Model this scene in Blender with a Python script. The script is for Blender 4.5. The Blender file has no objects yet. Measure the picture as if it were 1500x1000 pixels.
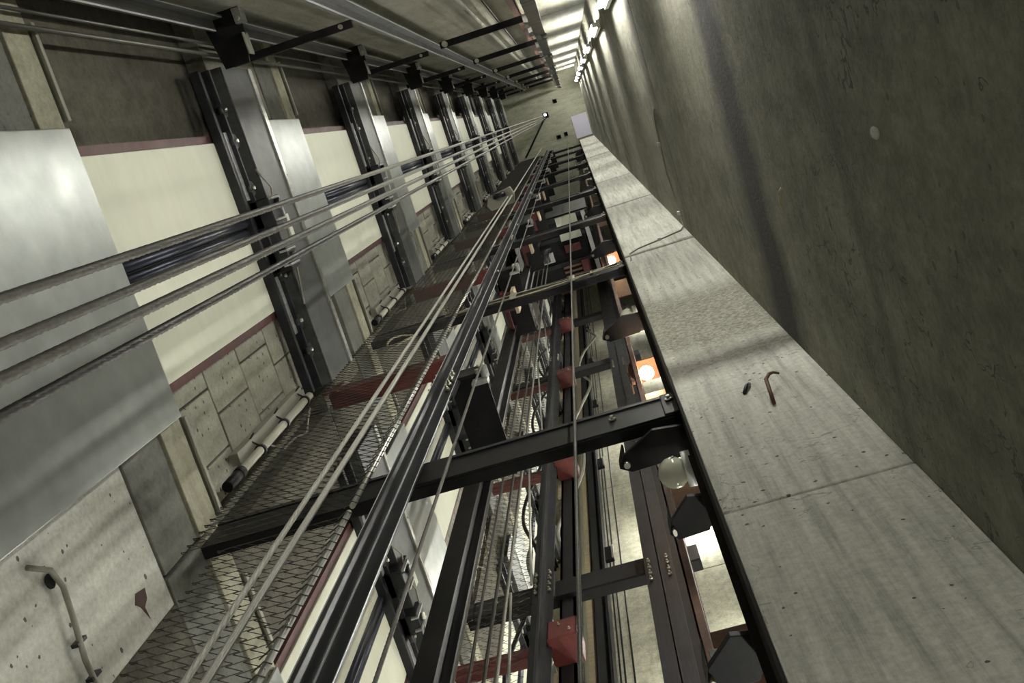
import bpy, math, random
from mathutils import Vector, Matrix
random.seed(7)
S = bpy.context.scene
COL = S.collection
PI = math.pi
GROUND = 1.5            # camera height above the pit floor; everything below is laid out from the lens

# ------------------------------------------------------------------ camera
cam_d = bpy.data.cameras.new('camera'); cam = bpy.data.objects.new('camera', cam_d); COL.objects.link(cam)
cam_d.sensor_width = 36.0; cam_d.lens = 1551.1 / 1500 * 36.0; cam_d.clip_start = 0.02; cam_d.clip_end = 200
rows = [(0.95282991, 0.29923035, 0.05075784), (-0.28214229, 0.93492262, -0.21521018), (-0.11185207, 0.19073777, 0.97524777)]
right, down, fwd = [Vector(r) for r in rows]
m = Matrix((right, -down, -fwd)).transposed().to_4x4(); m.translation = (0, 0, GROUND)
cam.matrix_world = m
S.camera = cam
# ------------------------------------------------------------------ world, exposure
w = bpy.data.worlds.new('world'); S.world = w; w.use_nodes = True
w.node_tree.nodes['Background'].inputs[0].default_value = (0.6, 0.65, 0.6, 1)
w.node_tree.nodes['Background'].inputs[1].default_value = 0.05
S.view_settings.view_transform = 'Standard'; S.view_settings.look = 'None'
S.view_settings.gamma = 1; S.view_settings.use_curve_mapping = False
S.view_settings.exposure = 0.82
TUBE_POWER = 9.0; TUBE_COL = (1.0, 0.995, 0.92)

# ------------------------------------------------------------------ materials
def new_mat(name):
    mt = bpy.data.materials.new(name); mt.use_nodes = True
    nt = mt.node_tree; b = nt.nodes['Principled BSDF']
    return mt, nt, b
def N(nt, t, **kw):
    n = nt.nodes.new(t)
    for k, v in kw.items():
        if k in n.inputs: n.inputs[k].default_value = v
        else: setattr(n, k, v)
    return n
def L(nt, a, b): nt.links.new(a, b)
def ramp(nt, fac, stops):
    r = nt.nodes.new('ShaderNodeValToRGB'); e = r.color_ramp.elements
    e[0].position, e[0].color = stops[0][0], (*stops[0][1], 1)
    e[1].position, e[1].color = stops[-1][0], (*stops[-1][1], 1)
    for p, c in stops[1:-1]:
        x = e.new(p); x.color = (*c, 1)
    L(nt, fac, r.inputs[0]); return r.outputs[0]
def mapped(nt, scale, coord='Object'):
    tc = nt.nodes.new('ShaderNodeTexCoord'); mp = nt.nodes.new('ShaderNodeMapping'); mp.inputs['Scale'].default_value = scale
    L(nt, tc.outputs[coord], mp.inputs[0]); return mp.outputs[0]
def noise(nt, scale, sc=(1, 1, 1), detail=4, rough=.6):
    n = N(nt, 'ShaderNodeTexNoise', Scale=scale, Detail=detail, Roughness=rough)
    L(nt, mapped(nt, sc), n.inputs['Vector']); return n.outputs[0]
def mixc(nt, fac, a, b, mode='MIX'):
    x = nt.nodes.new('ShaderNodeMix'); x.data_type = 'RGBA'; x.blend_type = mode
    if isinstance(fac, (int, float)): x.inputs[0].default_value = fac
    else: L(nt, fac, x.inputs[0])
    for i, v in ((6, a), (7, b)):
        if isinstance(v, tuple): x.inputs[i].default_value = (*v, 1)
        else: L(nt, v, x.inputs[i])
    return x.outputs[2]
def math_n(nt, op, a, b=0.0, clamp=False):
    x = nt.nodes.new('ShaderNodeMath'); x.operation = op; x.use_clamp = clamp
    for i, v in ((0, a), (1, b)):
        if isinstance(v, (int, float)): x.inputs[i].default_value = v
        else: L(nt, v, x.inputs[i])
    return x.outputs[0]
def bump(nt, b, h, strength, dist=.01):
    n = N(nt, 'ShaderNodeBump', Strength=strength, Distance=dist); L(nt, h, n.inputs['Height']); L(nt, n.outputs[0], b.inputs['Normal'])
def zband(nt, z0, z1, soft, wob, wscale):
    """1 inside the height band z0..z1, with a noisy edge"""
    tc = nt.nodes.new('ShaderNodeTexCoord'); sx = nt.nodes.new('ShaderNodeSeparateXYZ'); L(nt, tc.outputs['Object'], sx.inputs[0])
    nz = noise(nt, wscale, detail=5)
    z = math_n(nt, 'ADD', sx.outputs[2], math_n(nt, 'MULTIPLY', math_n(nt, 'SUBTRACT', nz, .5), wob))
    a = math_n(nt, 'MULTIPLY', math_n(nt, 'SUBTRACT', z, z0), 1 / soft, True)
    c = math_n(nt, 'MULTIPLY', math_n(nt, 'SUBTRACT', z1, z), 1 / soft, True)
    return math_n(nt, 'MULTIPLY', a, c)
def concrete(name, light, dark, streak=(3, 3, .35), speck=.5, bumpy=.5, bands=(), crack=0, streak_amt=.45, mottle=0):
    mt, nt, b = new_mat(name)
    big = noise(nt, 1.6, detail=6, rough=.65)
    col = ramp(nt, big, [(.3, dark), (.72, light)])
    st = noise(nt, 5, streak, detail=5, rough=.7)
    col = mixc(nt, streak_amt, col, ramp(nt, st, [(.32, tuple(c * .55 for c in dark)), (.5, tuple((a + c) / 2 for a, c in zip(light, dark))), (.7, tuple(c * 1.12 for c in light))]))
    fine = noise(nt, 55, detail=6, rough=.75)
    col = mixc(nt, .35, col, ramp(nt, fine, [(.35, (.25, .25, .25)), (.6, (.95, .95, .95))]), 'MULTIPLY')
    v = N(nt, 'ShaderNodeTexVoronoi', Scale=30.0, Randomness=1.0); L(nt, mapped(nt, (1, 1, 1)), v.inputs['Vector'])
    vr = nt.nodes.new('ShaderNodeSeparateColor'); L(nt, v.outputs['Color'], vr.inputs[0])
    rad = math_n(nt, 'MULTIPLY', math_n(nt, 'MULTIPLY', vr.outputs[1], vr.outputs[1]), .26)
    gate0 = math_n(nt, 'MULTIPLY', math_n(nt, 'SUBTRACT', noise(nt, 4, detail=4), .38), 2.5, True)
    wob = math_n(nt, 'ADD', v.outputs['Distance'], math_n(nt, 'MULTIPLY', math_n(nt, 'SUBTRACT', fine, .5), .35))
    pit = math_n(nt, 'MULTIPLY', math_n(nt, 'LESS_THAN', wob, rad), math_n(nt, 'GREATER_THAN', gate0, vr.outputs[0]))
    col = mixc(nt, math_n(nt, 'MULTIPLY', pit, speck), col, (.05, .047, .04))
    h = math_n(nt, 'SUBTRACT', math_n(nt, 'ADD', math_n(nt, 'MULTIPLY', fine, .35), math_n(nt, 'MULTIPLY', st, .4)), math_n(nt, 'MULTIPLY', pit, .7))
    if mottle:
        md = noise(nt, 11, detail=8, rough=.8)
        h = math_n(nt, 'ADD', h, math_n(nt, 'MULTIPLY', md, mottle))
        col = mixc(nt, .45, col, ramp(nt, md, [(.38, (.45, .44, .40)), (.58, (1.25, 1.25, 1.22))]), 'MULTIPLY')
    if crack:
        for sc_, sq in ((1.5, (1, 1, 2.2)), (2.6, (2.0, 1.6, 1))):
            cn = noise(nt, sc_, sq, detail=5, rough=.55)
            line = math_n(nt, 'LESS_THAN', math_n(nt, 'ABSOLUTE', math_n(nt, 'SUBTRACT', cn, .53)), .0028)
            gate = math_n(nt, 'GREATER_THAN', noise(nt, 3.1, detail=3), .52)
            line = math_n(nt, 'MULTIPLY', line, gate)
            col = mixc(nt, math_n(nt, 'MULTIPLY', line, crack), col, tuple(c * .4 for c in dark))
            h = math_n(nt, 'SUBTRACT', h, math_n(nt, 'MULTIPLY', line, .6))
    for (z0, z1, soft, wob, ws, bc, amt, rough) in bands:
        mk = zband(nt, z0, z1, soft, wob, ws)
        agg = noise(nt, 70, detail=4, rough=.8)
        c2 = ramp(nt, agg, [(.4, tuple(c * .35 for c in bc)), (.62, tuple(c * 1.25 for c in bc))])
        col = mixc(nt, math_n(nt, 'MULTIPLY', mk, amt), col, c2)
        h = math_n(nt, 'ADD', h, math_n(nt, 'MULTIPLY', mk, math_n(nt, 'MULTIPLY', agg, rough)))
    L(nt, col, b.inputs['Base Color']); b.inputs['Roughness'].default_value = .85
    bump(nt, b, h, bumpy, .012)
    return mt
def metal(name, col, rough=.4, metallic=1.0, var=.25, sc=(20, 20, 2), brush=.1, dirt=None):
    mt, nt, b = new_mat(name)
    n = noise(nt, 3, sc, detail=5)
    c = ramp(nt, n, [(.3, tuple(x * (1 - var) for x in col)), (.7, tuple(min(1, x * (1 + var)) for x in col))])
    if dirt:
        c = mixc(nt, ramp(nt, noise(nt, 7, detail=6, rough=.75), [(.48, (0, 0, 0)), (.66, (.8, .8, .8))]), c, dirt)
    L(nt, c, b.inputs['Base Color']); b.inputs['Metallic'].default_value = metallic
    r = N(nt, 'ShaderNodeMapRange'); r.inputs['To Min'].default_value = max(.05, rough - .12); r.inputs['To Max'].default_value = rough + .15
    L(nt, noise(nt, 6, detail=5), r.inputs[0]); L(nt, r.outputs[0], b.inputs['Roughness'])
    if brush: bump(nt, b, n, brush, .002)
    return mt
def emis(name, col, s):
    mt, nt, b = new_mat(name)
    b.inputs['Base Color'].default_value = (*col, 1); b.inputs['Emission Color'].default_value = (*col, 1); b.inputs['Emission Strength'].default_value = s
    return mt
M = {}
SPEC = {'black': .2, 'dark': .35, 'rail': .3, 'matte': .15}
M['wall'] = concrete('concrete_wall', (.34, .33, .26), (.20, .195, .155), crack=.4)
M['lit'] = concrete('lit_board_marked_concrete', (.42, .41, .33), (.24, .23, .18), streak=(2, 2, .25), crack=.4)  # wall concrete with its colour raised to stand in for nearby lamp light
M['dim'] = concrete('shaded_rough_concrete', (.13, .12, .088), (.05, .045, .033), streak=(2, 2, 2), speck=1.0, bumpy=.9, mottle=.6)  # base colour darkened to carry the shade of the recesses by the doors
M['right'] = concrete('dark_banded_concrete', (.33, .32, .25), (.165, .16, .12), streak=(1.6, 1.6, .5), bumpy=1.0, streak_amt=.4, crack=.8, mottle=.9,  # dark bands at set heights with noisy edges and rougher bump
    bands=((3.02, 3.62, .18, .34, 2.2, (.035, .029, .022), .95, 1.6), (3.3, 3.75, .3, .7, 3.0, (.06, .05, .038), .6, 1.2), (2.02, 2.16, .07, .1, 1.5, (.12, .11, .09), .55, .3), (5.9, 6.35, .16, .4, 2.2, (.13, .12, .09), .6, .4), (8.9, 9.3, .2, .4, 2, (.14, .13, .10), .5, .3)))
M['ledge'] = concrete('pale_cast_concrete', (.74, .74, .67), (.48, .48, .42), streak=(7, 7, .3), bumpy=.7, speck=.9, streak_amt=.62, crack=.5,
    bands=((3.25, 4.75, .35, .9, 1.8, (.33, .32, .26), .85, 1.8), (3.1, 3.5, .16, .35, 2.5, (.13, .12, .09), .85, .9), (5.92, 6.04, .05, .22, 3.5, (.14, .13, .10), .7, 1.0), (8.90, 9.02, .05, .22, 3.5, (.14, .13, .10), .7, 1.0), (11.90, 12.02, .05, .22, 3.5, (.14, .13, .10), .7, 1.0), (14.90, 15.02, .05, .22, 3.5, (.14, .13, .10), .7, 1.0), (17.90, 18.02, .05, .22, 3.5, (.14, .13, .10), .7, 1.0)))
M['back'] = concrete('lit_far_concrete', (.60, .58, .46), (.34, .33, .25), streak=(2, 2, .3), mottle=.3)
M['ceil'] = concrete('slab_concrete', (.42, .42, .33), (.28, .28, .21), streak=(.6, 3, 1), bumpy=.2)
M['slab'] = concrete('landing_concrete', (.44, .42, .31), (.27, .26, .19), streak=(2, 2, 2), speck=.9)
M['block'] = concrete('block_concrete', (.38, .37, .30), (.22, .215, .17), streak=(2, 2, 1), speck=1.0, bumpy=.9)
M['pale'] = concrete('painted_pale_concrete', (.70, .70, .63), (.52, .52, .46), streak=(3, 3, .7), speck=.9, bumpy=.4, streak_amt=.2)
M['grey_band'] = concrete('grey_cement_band', (.19, .19, .165), (.13, .13, .11), streak=(2, 2, 2))
M['yellow'] = metal('cream_painted_steel', (.60, .605, .49), .55, 0, .05, (1, 1, 3), 0, )
_nt = M['yellow'].node_tree; _b = _nt.nodes['Principled BSDF']; _src = _b.inputs['Base Color'].links[0].from_socket
_c = mixc(_nt, ramp(_nt, noise(_nt, 9, (1, 1, 2), detail=7, rough=.8), [(.60, (0, 0, 0)), (.74, (.35, .35, .35))]), _src, (.28, .25, .17)); L(_nt, _c, _b.inputs['Base Color'])
M['plate'] = metal('galvanised_plate', (.36, .38, .36), .34, .7, .12, (3, 3, 3), .05)
M['header'] = metal('grey_painted_steel', (.065, .068, .065), .42, .15, .2, (3, 9, 3), .05, dirt=(.05, .048, .04))
M['lip'] = metal('worn_bright_steel', (.5, .5, .46), .3, .9, .2)
M['black'] = metal('black_painted_steel', (.006, .0055, .0065), .45, 0, .4, (4, 4, 4), .0, dirt=(.014, .012, .010))
M['dark'] = metal('dark_greasy_steel', (.018, .018, .021), .38, .2, .4, (4, 4, 1), .1)
M['matte'] = metal('matte_dark_steel', (.014, .012, .010), .8, 0, .3, (4, 4, 4), 0)
M['rail'] = metal('dark_machined_rail_steel', (.013, .013, .016), .42, .1, .6, (40, 40, 1.5), .0)
M['railedge'] = metal('rail_edge_glint', (.75, .75, .76), .4, .5, .15, (4, 4, .6), 0)  # pale colour paints the lamp glints along the rail edges
M['galv'] = metal('galvanised_rail', (.42, .42, .41), .32, .6, .25, (20, 20, .5), .0)
M['steelrail'] = metal('weathered_rail_steel', (.13, .13, .135), .38, .5, .35, (30, 30, .6), .0)
M['rope'] = metal('steel_wire_rope', (.10, .095, .078), .55, .15, .3, (30, 30, 30), .2)
M['rope_dark'] = metal('dark_oily_wire_rope', (.03, .028, .021), .5, .3, .3, (30, 30, 30), .2)
M['rope_grey'] = metal('pale_grey_rope', (.50, .49, .44), .5, .3, .12, (40, 40, 40), .2)
M['red'] = metal('red_oxide_steel', (.085, .014, .011), .5, .1, .3, (5, 5, 5), .08)
M['maroon'] = metal('maroon_door_frame', (.07, .024, .022), .5, .1, .3, (5, 5, 5), .05)
M['rust'] = metal('brown_rusted_steel', (.12, .055, .035), .6, .2, .35, (5, 5, 5), .2)
M['mesh'] = metal('dark_mesh_wire', (.05, .047, .038), .5, .6, .2, (9, 9, 9), 0)
M['conduit'] = metal('beige_pvc_conduit', (.36, .355, .28), .35, 0, .1, (9, 9, 1), 0)
M['trunk'] = metal('grey_trunking', (.25, .245, .20), .5, .3, .1, (5, 5, 1), 0)
M['chrome'] = metal('black_chromed_bar', (.028, .031, .045), .33, .6, .0, (1, 1, 1), 0)
M['cable'] = metal('beige_cable', (.42, .38, .26), .5, 0, .1, (9, 9, 9), 0)
M['tin'] = metal('dull_corner_conduit', (.10, .10, .085), .4, .4, .1, (5, 5, 1), 0)
M['gcable'] = metal('grey_cable', (.22, .21, .17), .5, 0, .2, (9, 9, 9), 0)
M['bolt'] = metal('zinc_bolt', (.55, .53, .45), .3, 1, .2, (9, 9, 9), 0)
M['hatch'] = metal('lavender_grey_hatch', (.56, .55, .66), .5, 0, .04, (1, 1, 1), 0)
M['glass'], _nt, _b = new_mat('frosted_lamp_glass'); _b.inputs['Base Color'].default_value = (.62, .62, .5, 1); _b.inputs['Roughness'].default_value = .15; _b.inputs['Transmission Weight'].default_value = .1
M['white'] = metal('white_enamel', (.75, .77, .75), .35, 0, .05, (1, 1, 1), 0)
M['ltan'] = metal('tan_plywood', (.45, .37, .25), .6, 0, .15, (3, 3, 9), .05)
M['hole'] = metal('hole_dark', (.006, .006, .006), .9, 0, 0, (1, 1, 1), 0)
M['tube'] = emis('lit_fluorescent_tube', TUBE_COL, 74)
M['bulb'] = emis('lit_tungsten_bulb', (1, .66, .34), 22)
M['machine_light'] = emis('machine_room_light', (.9, .95, 1), 3)

for k_, v_ in SPEC.items(): M[k_].node_tree.nodes['Principled BSDF'].inputs['Specular IOR Level'].default_value = v_
# ------------------------------------------------------------------ mesh helpers
class MB:
    def __init__(s): s.v = []; s.f = []; s.sm = []
    def box(s, x0, x1, y0, y1, z0, z1):
        b = len(s.v)
        s.v += [(x, y, z) for x in (x0, x1) for y in (y0, y1) for z in (z0, z1)]
        for q in ((0, 1, 3, 2), (4, 6, 7, 5), (0, 4, 5, 1), (2, 3, 7, 6), (0, 2, 6, 4), (1, 5, 7, 3)): s.f.append(tuple(b + i for i in q)); s.sm.append(0)
        return s
    def prism(s, pts, h, axis='z'):
        """pts: closed polygon (list of 3D points), h: extrusion vector"""
        b = len(s.v); n = len(pts); h = Vector(h)
        s.v += [tuple(p) for p in pts] + [tuple(Vector(p) + h) for p in pts]
        s.f.append(tuple(b + i for i in reversed(range(n)))); s.f.append(tuple(b + n + i for i in range(n))); s.sm += [0, 0]
        for i in range(n):
            j = (i + 1) % n; s.f.append((b + i, b + j, b + n + j, b + n + i)); s.sm.append(0)
        return s
    def tube(s, pts, r, n=8, caps=True, smooth=1):
        pts = [Vector(p) for p in pts]; b = len(s.v); k = len(pts); up = None
        for i, p in enumerate(pts):
            d = (pts[min(i + 1, k - 1)] - pts[max(i - 1, 0)]).normalized()
            if up is None:
                up = Vector((0, 0, 1)) if abs(d.z) < .9 else Vector((1, 0, 0))
            u = d.cross(up).normalized(); vv = u.cross(d).normalized(); up = vv
            rr = r[i] if isinstance(r, (list, tuple)) else r
            for a in range(n):
                t = 2 * PI * a / n; s.v.append(tuple(p + u * math.cos(t) * rr + vv * math.sin(t) * rr))
        for i in range(k - 1):
            for a in range(n):
                c = (a + 1) % n; s.f.append((b + i * n + a, b + i * n + c, b + (i + 1) * n + c, b + (i + 1) * n + a)); s.sm.append(smooth)
        if caps:
            s.f.append(tuple(b + a for a in reversed(range(n)))); s.f.append(tuple(b + (k - 1) * n + a for a in range(n))); s.sm += [0, 0]
        return s
    def ball(s, c, r, n=12, m=8, sc=(1, 1, 1)):
        b = len(s.v)
        for i in range(m + 1):
            t = PI * i / m
            for a in range(n):
                p = 2 * PI * a / n; s.v.append((c[0] + r * sc[0] * math.sin(t) * math.cos(p), c[1] + r * sc[1] * math.sin(t) * math.sin(p), c[2] + r * sc[2] * math.cos(t)))
        for i in range(m):
            for a in range(n):
                q = (a + 1) % n; s.f.append((b + i * n + a, b + (i + 1) * n + a, b + (i + 1) * n + q, b + i * n + q)); s.sm.append(1)
        return s
    def build(s, name, mat, parent=None, bevel=0):
        me = bpy.data.meshes.new(name); me.from_pydata(s.v, [], s.f); me.update()
        for p, k in zip(me.polygons, s.sm): p.use_smooth = bool(k)
        me.materials.append(M[mat] if isinstance(mat, str) else mat)
        o = bpy.data.objects.new(name, me); COL.objects.link(o)
        if parent: o.parent = parent
        if bevel:
            bv = o.modifiers.new('bevel', 'BEVEL'); bv.width = bevel; bv.segments = 2; bv.limit_method = 'ANGLE'
        return o
def tag(o, label=None, cat=None, group=None, kind=None):
    if label: o['label'] = label
    if cat: o['category'] = cat
    if group: o['group'] = group
    if kind: o['kind'] = kind
    return o
def thing(name, loc, label, cat, group=None, kind=None):
    o = bpy.data.objects.new(name, None); COL.objects.link(o); o.location = loc; o.empty_display_size = .05
    return tag(o, label, cat, group, kind)
def copy_tree(o, parent=None):
    c = o.copy(); COL.objects.link(c)
    if parent: c.parent = parent
    for ch in list(o.children): copy_tree(ch, c)
    return c
ORD = ['nearest', 'second nearest', 'third nearest', 'fourth nearest', 'fifth nearest', 'sixth nearest', 'seventh nearest', 'eighth nearest', 'ninth nearest', 'tenth nearest']

# ================================================================== room shell
XL, XR, YT, YB, ZC = -1.6, .474, -.95, .89, 28.5
YC = 4.75                       # far wall of the third lift well
Z0 = -1.5
def struct(mb, name, mat, label, bevel=0):
    return tag(mb.build(name, mat, None, bevel), label, 'wall' if 'wall' in name else name.split('_')[0], None, 'structure')
# right wall, in pours with recessed joints
joints = [Z0, 2.10, 5.97, 8.95, 11.95, 14.95, 17.95, 20.95, 23.95, ZC]
def pours(name, label, mat, x0, x1, y0, y1, js, face):
    """core wall plus one proud slab per concrete pour"""
    r = thing(name, (0, 0, 0), label, 'wall', None, 'structure')
    g = .006; d = .025
    if face == 'x-': core = (x0 + d, x1, y0, y1)
    elif face == 'y-': core = (x0, x1, y0 + d, y1)
    elif face == 'y+': core = (x0, x1, y0, y1 - d)
    MB().box(*core, Z0, ZC).build('wall_core', mat, r)
    for i in range(len(js) - 1):
        a, b = js[i] + g, js[i + 1] - g
        off = random.uniform(-.002, .003)
        if face == 'x-': bb = (x0 + off, x0 + d + .002, y0, y1)
        elif face == 'y-': bb = (x0, x1, y0 + off, y0 + d + .002)
        else: bb = (x0, x1, y1 - d - .002, y1 + off)
        MB().box(*bb, a, b).build('wall_panel', mat, r, .004)
    return r
wr = pours('wall_right', 'rough grey concrete shaft wall on the right with dark bands', 'right', XR, XR + .25, YT - .2, YC, [Z0] + joints[2:], 'x-')
wf = pours('wall_front', 'pale cast concrete pier beside the dark right wall', 'ledge', .071, XR - .001, YB, YB + .11, joints, 'y-')
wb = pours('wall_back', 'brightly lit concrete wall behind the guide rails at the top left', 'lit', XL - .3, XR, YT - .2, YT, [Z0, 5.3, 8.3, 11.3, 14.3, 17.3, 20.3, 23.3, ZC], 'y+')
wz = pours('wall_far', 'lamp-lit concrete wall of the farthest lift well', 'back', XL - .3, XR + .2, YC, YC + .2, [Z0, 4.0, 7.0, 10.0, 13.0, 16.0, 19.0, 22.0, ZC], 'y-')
struct(MB().box(XL - .3, XR + .2, YT - .2, YC + .2, Z0 - .15, Z0), 'floor', 'wall', 'concrete pit floor of the lift shaft')
# ceiling with openings
ce = thing('ceiling', (0, 0, 0), 'greenish grey concrete slab closing the shaft with small rope openings', 'ceiling', None, 'structure')
holes = [(-.66, -.53, -.04, .08), (-.30, -.22, -.30, -.22), (-.47, -.38, .62, .70), (-.26, -.19, .60, .68)]
xs = sorted({XL - .3, XR + .2, *[h[0] for h in holes], *[h[1] for h in holes]}); ys = sorted({YT - .2, YC + .2, *[h[2] for h in holes], *[h[3] for h in holes]})
mb = MB()
for i in range(len(xs) - 1):
    for j in range(len(ys) - 1):
        cx, cy = (xs[i] + xs[i + 1]) / 2, (ys[j] + ys[j + 1]) / 2
        if not any(h[0] < cx < h[1] and h[2] < cy < h[3] for h in holes): mb.box(xs[i], xs[i + 1], ys[j], ys[j + 1], ZC, ZC + .3)
mb.build('slab', 'ceil', ce)
for h in holes:
    e = .012
    MB().box(h[0] - e, h[0], h[2] - e, h[3] + e, ZC - .02, ZC).box(h[1], h[1] + e, h[2] - e, h[3] + e, ZC - .02, ZC).box(h[0], h[1], h[2] - e, h[2], ZC - .02, ZC).box(h[0], h[1], h[3], h[3] + e, ZC - .02, ZC).build('opening_frame', 'hole', ce)
h0 = holes[0]
MB().box(h0[0] + .02, h0[1] - .05, h0[2] + .01, h0[3] - .05, ZC + .31, ZC + .33).build('lit_opening', 'machine_light', ce)
MB().box(-1.5, .4, -.9, 1.4, ZC + .5, ZC + .55).build('upper_slab', 'hole', ce)
tag(MB().box(.02, .44, .25, .84, ZC - .03, ZC - .002).build('ceiling_hatch', 'hatch', None, .004), 'pale lavender rectangular hatch cover set in the top slab', 'hatch')

# ---- left wall with the landings of three lift wells
wl = thing('wall_left', (0, 0, 0), 'concrete landing wall with floor slab edges beside the cream doors', 'wall', None, 'structure')
PITCH = 1.975
FL = [3.41 + 3 * k for k in range(-2, 9)]      # landing levels
MB().box(XL - .32, XL - .10, YT - .2, YC, Z0, ZC).build('wall_core', 'wall', wl)
for k, s in enumerate(FL):
    if s - 1.7 > ZC: continue
    for L_, off in enumerate((0, PITCH, 2 * PITCH)):
        lo = YT if L_ == 0 else off - .98; hi = off + .98 if off < 3 else YC
        # floor slab edge, grey cement band under it
        MB().box(XL - .1, -1.575, lo, hi, s - .14, s + .03).build('slab_edge', 'slab', wl, .004)
        MB().box(XL - .1, -1.588, lo, hi, s - .43, s - .141).build('cement_band', 'grey_band', wl, .004)
        if k < 8 and L_ < 2:
            MB().box(XL - .1, -1.597, lo, min(off - .44, hi), s - 1.25, s - .431).build('upper_infill', 'wall', wl)
# pale concrete of the lowest landing, lower left
MB().box(XL - .1, -1.596, .49, 1.12, .9, FL[2] - .431).build('pale_infill', 'pale', wl, .006)
MB().box(XL - .1, -1.596, YT, -.43, .9, FL[2] - .431).build('pale_infill', 'wall', wl, .006)
# concrete blocks beside the doors, between the floors
for k in range(1, 10):
    for off in (PITCH, 2 * PITCH):
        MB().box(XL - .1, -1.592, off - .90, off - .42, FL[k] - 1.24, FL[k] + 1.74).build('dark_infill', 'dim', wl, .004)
mblk = {}
def block(y0, y1, z0, z1, mat='block'):
    key = (round(y1 - y0, 3), round(z1 - z0, 3))
    if key not in mblk:
        o = MB().box(0, .07, 0, key[0], 0, key[1]).build('concrete_block', mat, wl, .004); mblk[key] = o
    else:
        o = mblk[key].copy(); COL.objects.link(o)
    o.location = (XL - .1 + random.uniform(-.003, .003), y0, z0)
for k in range(2, 9):
    s = FL[k]
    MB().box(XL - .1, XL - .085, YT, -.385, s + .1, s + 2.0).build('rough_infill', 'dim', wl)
    for r in range(4):
        z0 = s + .10 + r * .40
        y = .50; first = True
        cuts = [.50, .60 + .11 * (r % 2), .84 + .06 * (r % 2), .985]
        for a, b in zip(cuts, cuts[1:]): block(a + .004, b - .004, z0, z0 + .392)
        if k < 5:
            for a, b in ((2.5, 2.72), (2.728, 2.95)): block(a + .03 * (r % 2), b + .03 * (r % 2) - .004, z0, z0 + .392)

# ---- landing doors (cream), door frames
def landing_door(k, L_, n):
    s = FL[k]; off = L_ * PITCH; top = s + 2.03
    where = ['the near shaft', 'the second shaft', 'the farthest shaft'][L_]
    r = thing('door_%d' % n, (XL, off + .07, s), 'cream two-leaf landing door, %s up in %s' % (ORD[k - 1], where), 'door', None, 'structure')
    o = (XL, off + .07, s)
    def P(x0, x1, y0, y1, z0, z1): return (x0 - o[0], x1 - o[0], y0 + off - o[1], y1 + off - o[1], z0 - o[2], z1 - o[2])
    MB().box(*P(-1.625, -1.60, -.335, .038, s + .02, top)).build('door_leaf', 'yellow', r, .003)
    MB().box(*P(-1.625, -1.60, .118, .49, s + .02, top)).build('door_leaf', 'yellow', r, .003)
    MB().box(*P(-1.622, -1.602, .03, .126, s + .02, top)).build('door_gap', 'black', r)
    for yy, rr in ((.058, .021), (.101, .017)):
        MB().tube([(-1.595 - o[0], yy + off - o[1], .05), (-1.595 - o[0], yy + off - o[1], top - s - .02)], rr, 20).build('meeting_bar', 'chrome', r)
    fr = MB().box(*P(-1.70, -1.61, -.372, -.337, s + .1, top + .02)).box(*P(-1.70, -1.61, .492, .525, s + .1, top + .02))
    fr.build('door_frame', 'maroon', r)
n = 1
for L_ in range(3):
    for k in range(1, 9):
        landing_door(k, L_, n); n += 1

# ---- galvanised fascia plates
pl0 = None
def ow(L_, k): return '%s up in %s' % (ORD[k], ['the near shaft', 'the second shaft', 'the farthest shaft'][L_])
for L_ in range(3):
    for k in range(2, 10):
        s = FL[k]; loc = (-1.56, L_ * PITCH + .08, s - .38)
        if L_ == 0 and k == 2: continue
        lab = 'grey steel fascia plate, %s' % ow(L_, k - 2)
        if pl0 is None:
            pl0 = thing('fascia_plate', loc, lab, 'plate', 'grey fascia plates below the landing doors')
            MB().box(0, .012, -.50, .51, -.36, .37).build('sheet', 'plate', pl0, .004)
            MB().box(-.012, .0, -.50, .51, .352, .37).box(-.012, 0, -.50, .51, -.36, -.345).build('folded_edge', 'lip', pl0)
        else:
            o = copy_tree(pl0); o.location = loc; o['label'] = lab
fp = thing('fascia_plate', (-1.56, .08, 1.5), 'large dull grey steel fascia plate filling the left edge', 'plate')
MB().box(0, .012, -.50, .51, -1.8, 1.91).build('sheet', 'plate', fp, .004)
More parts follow.
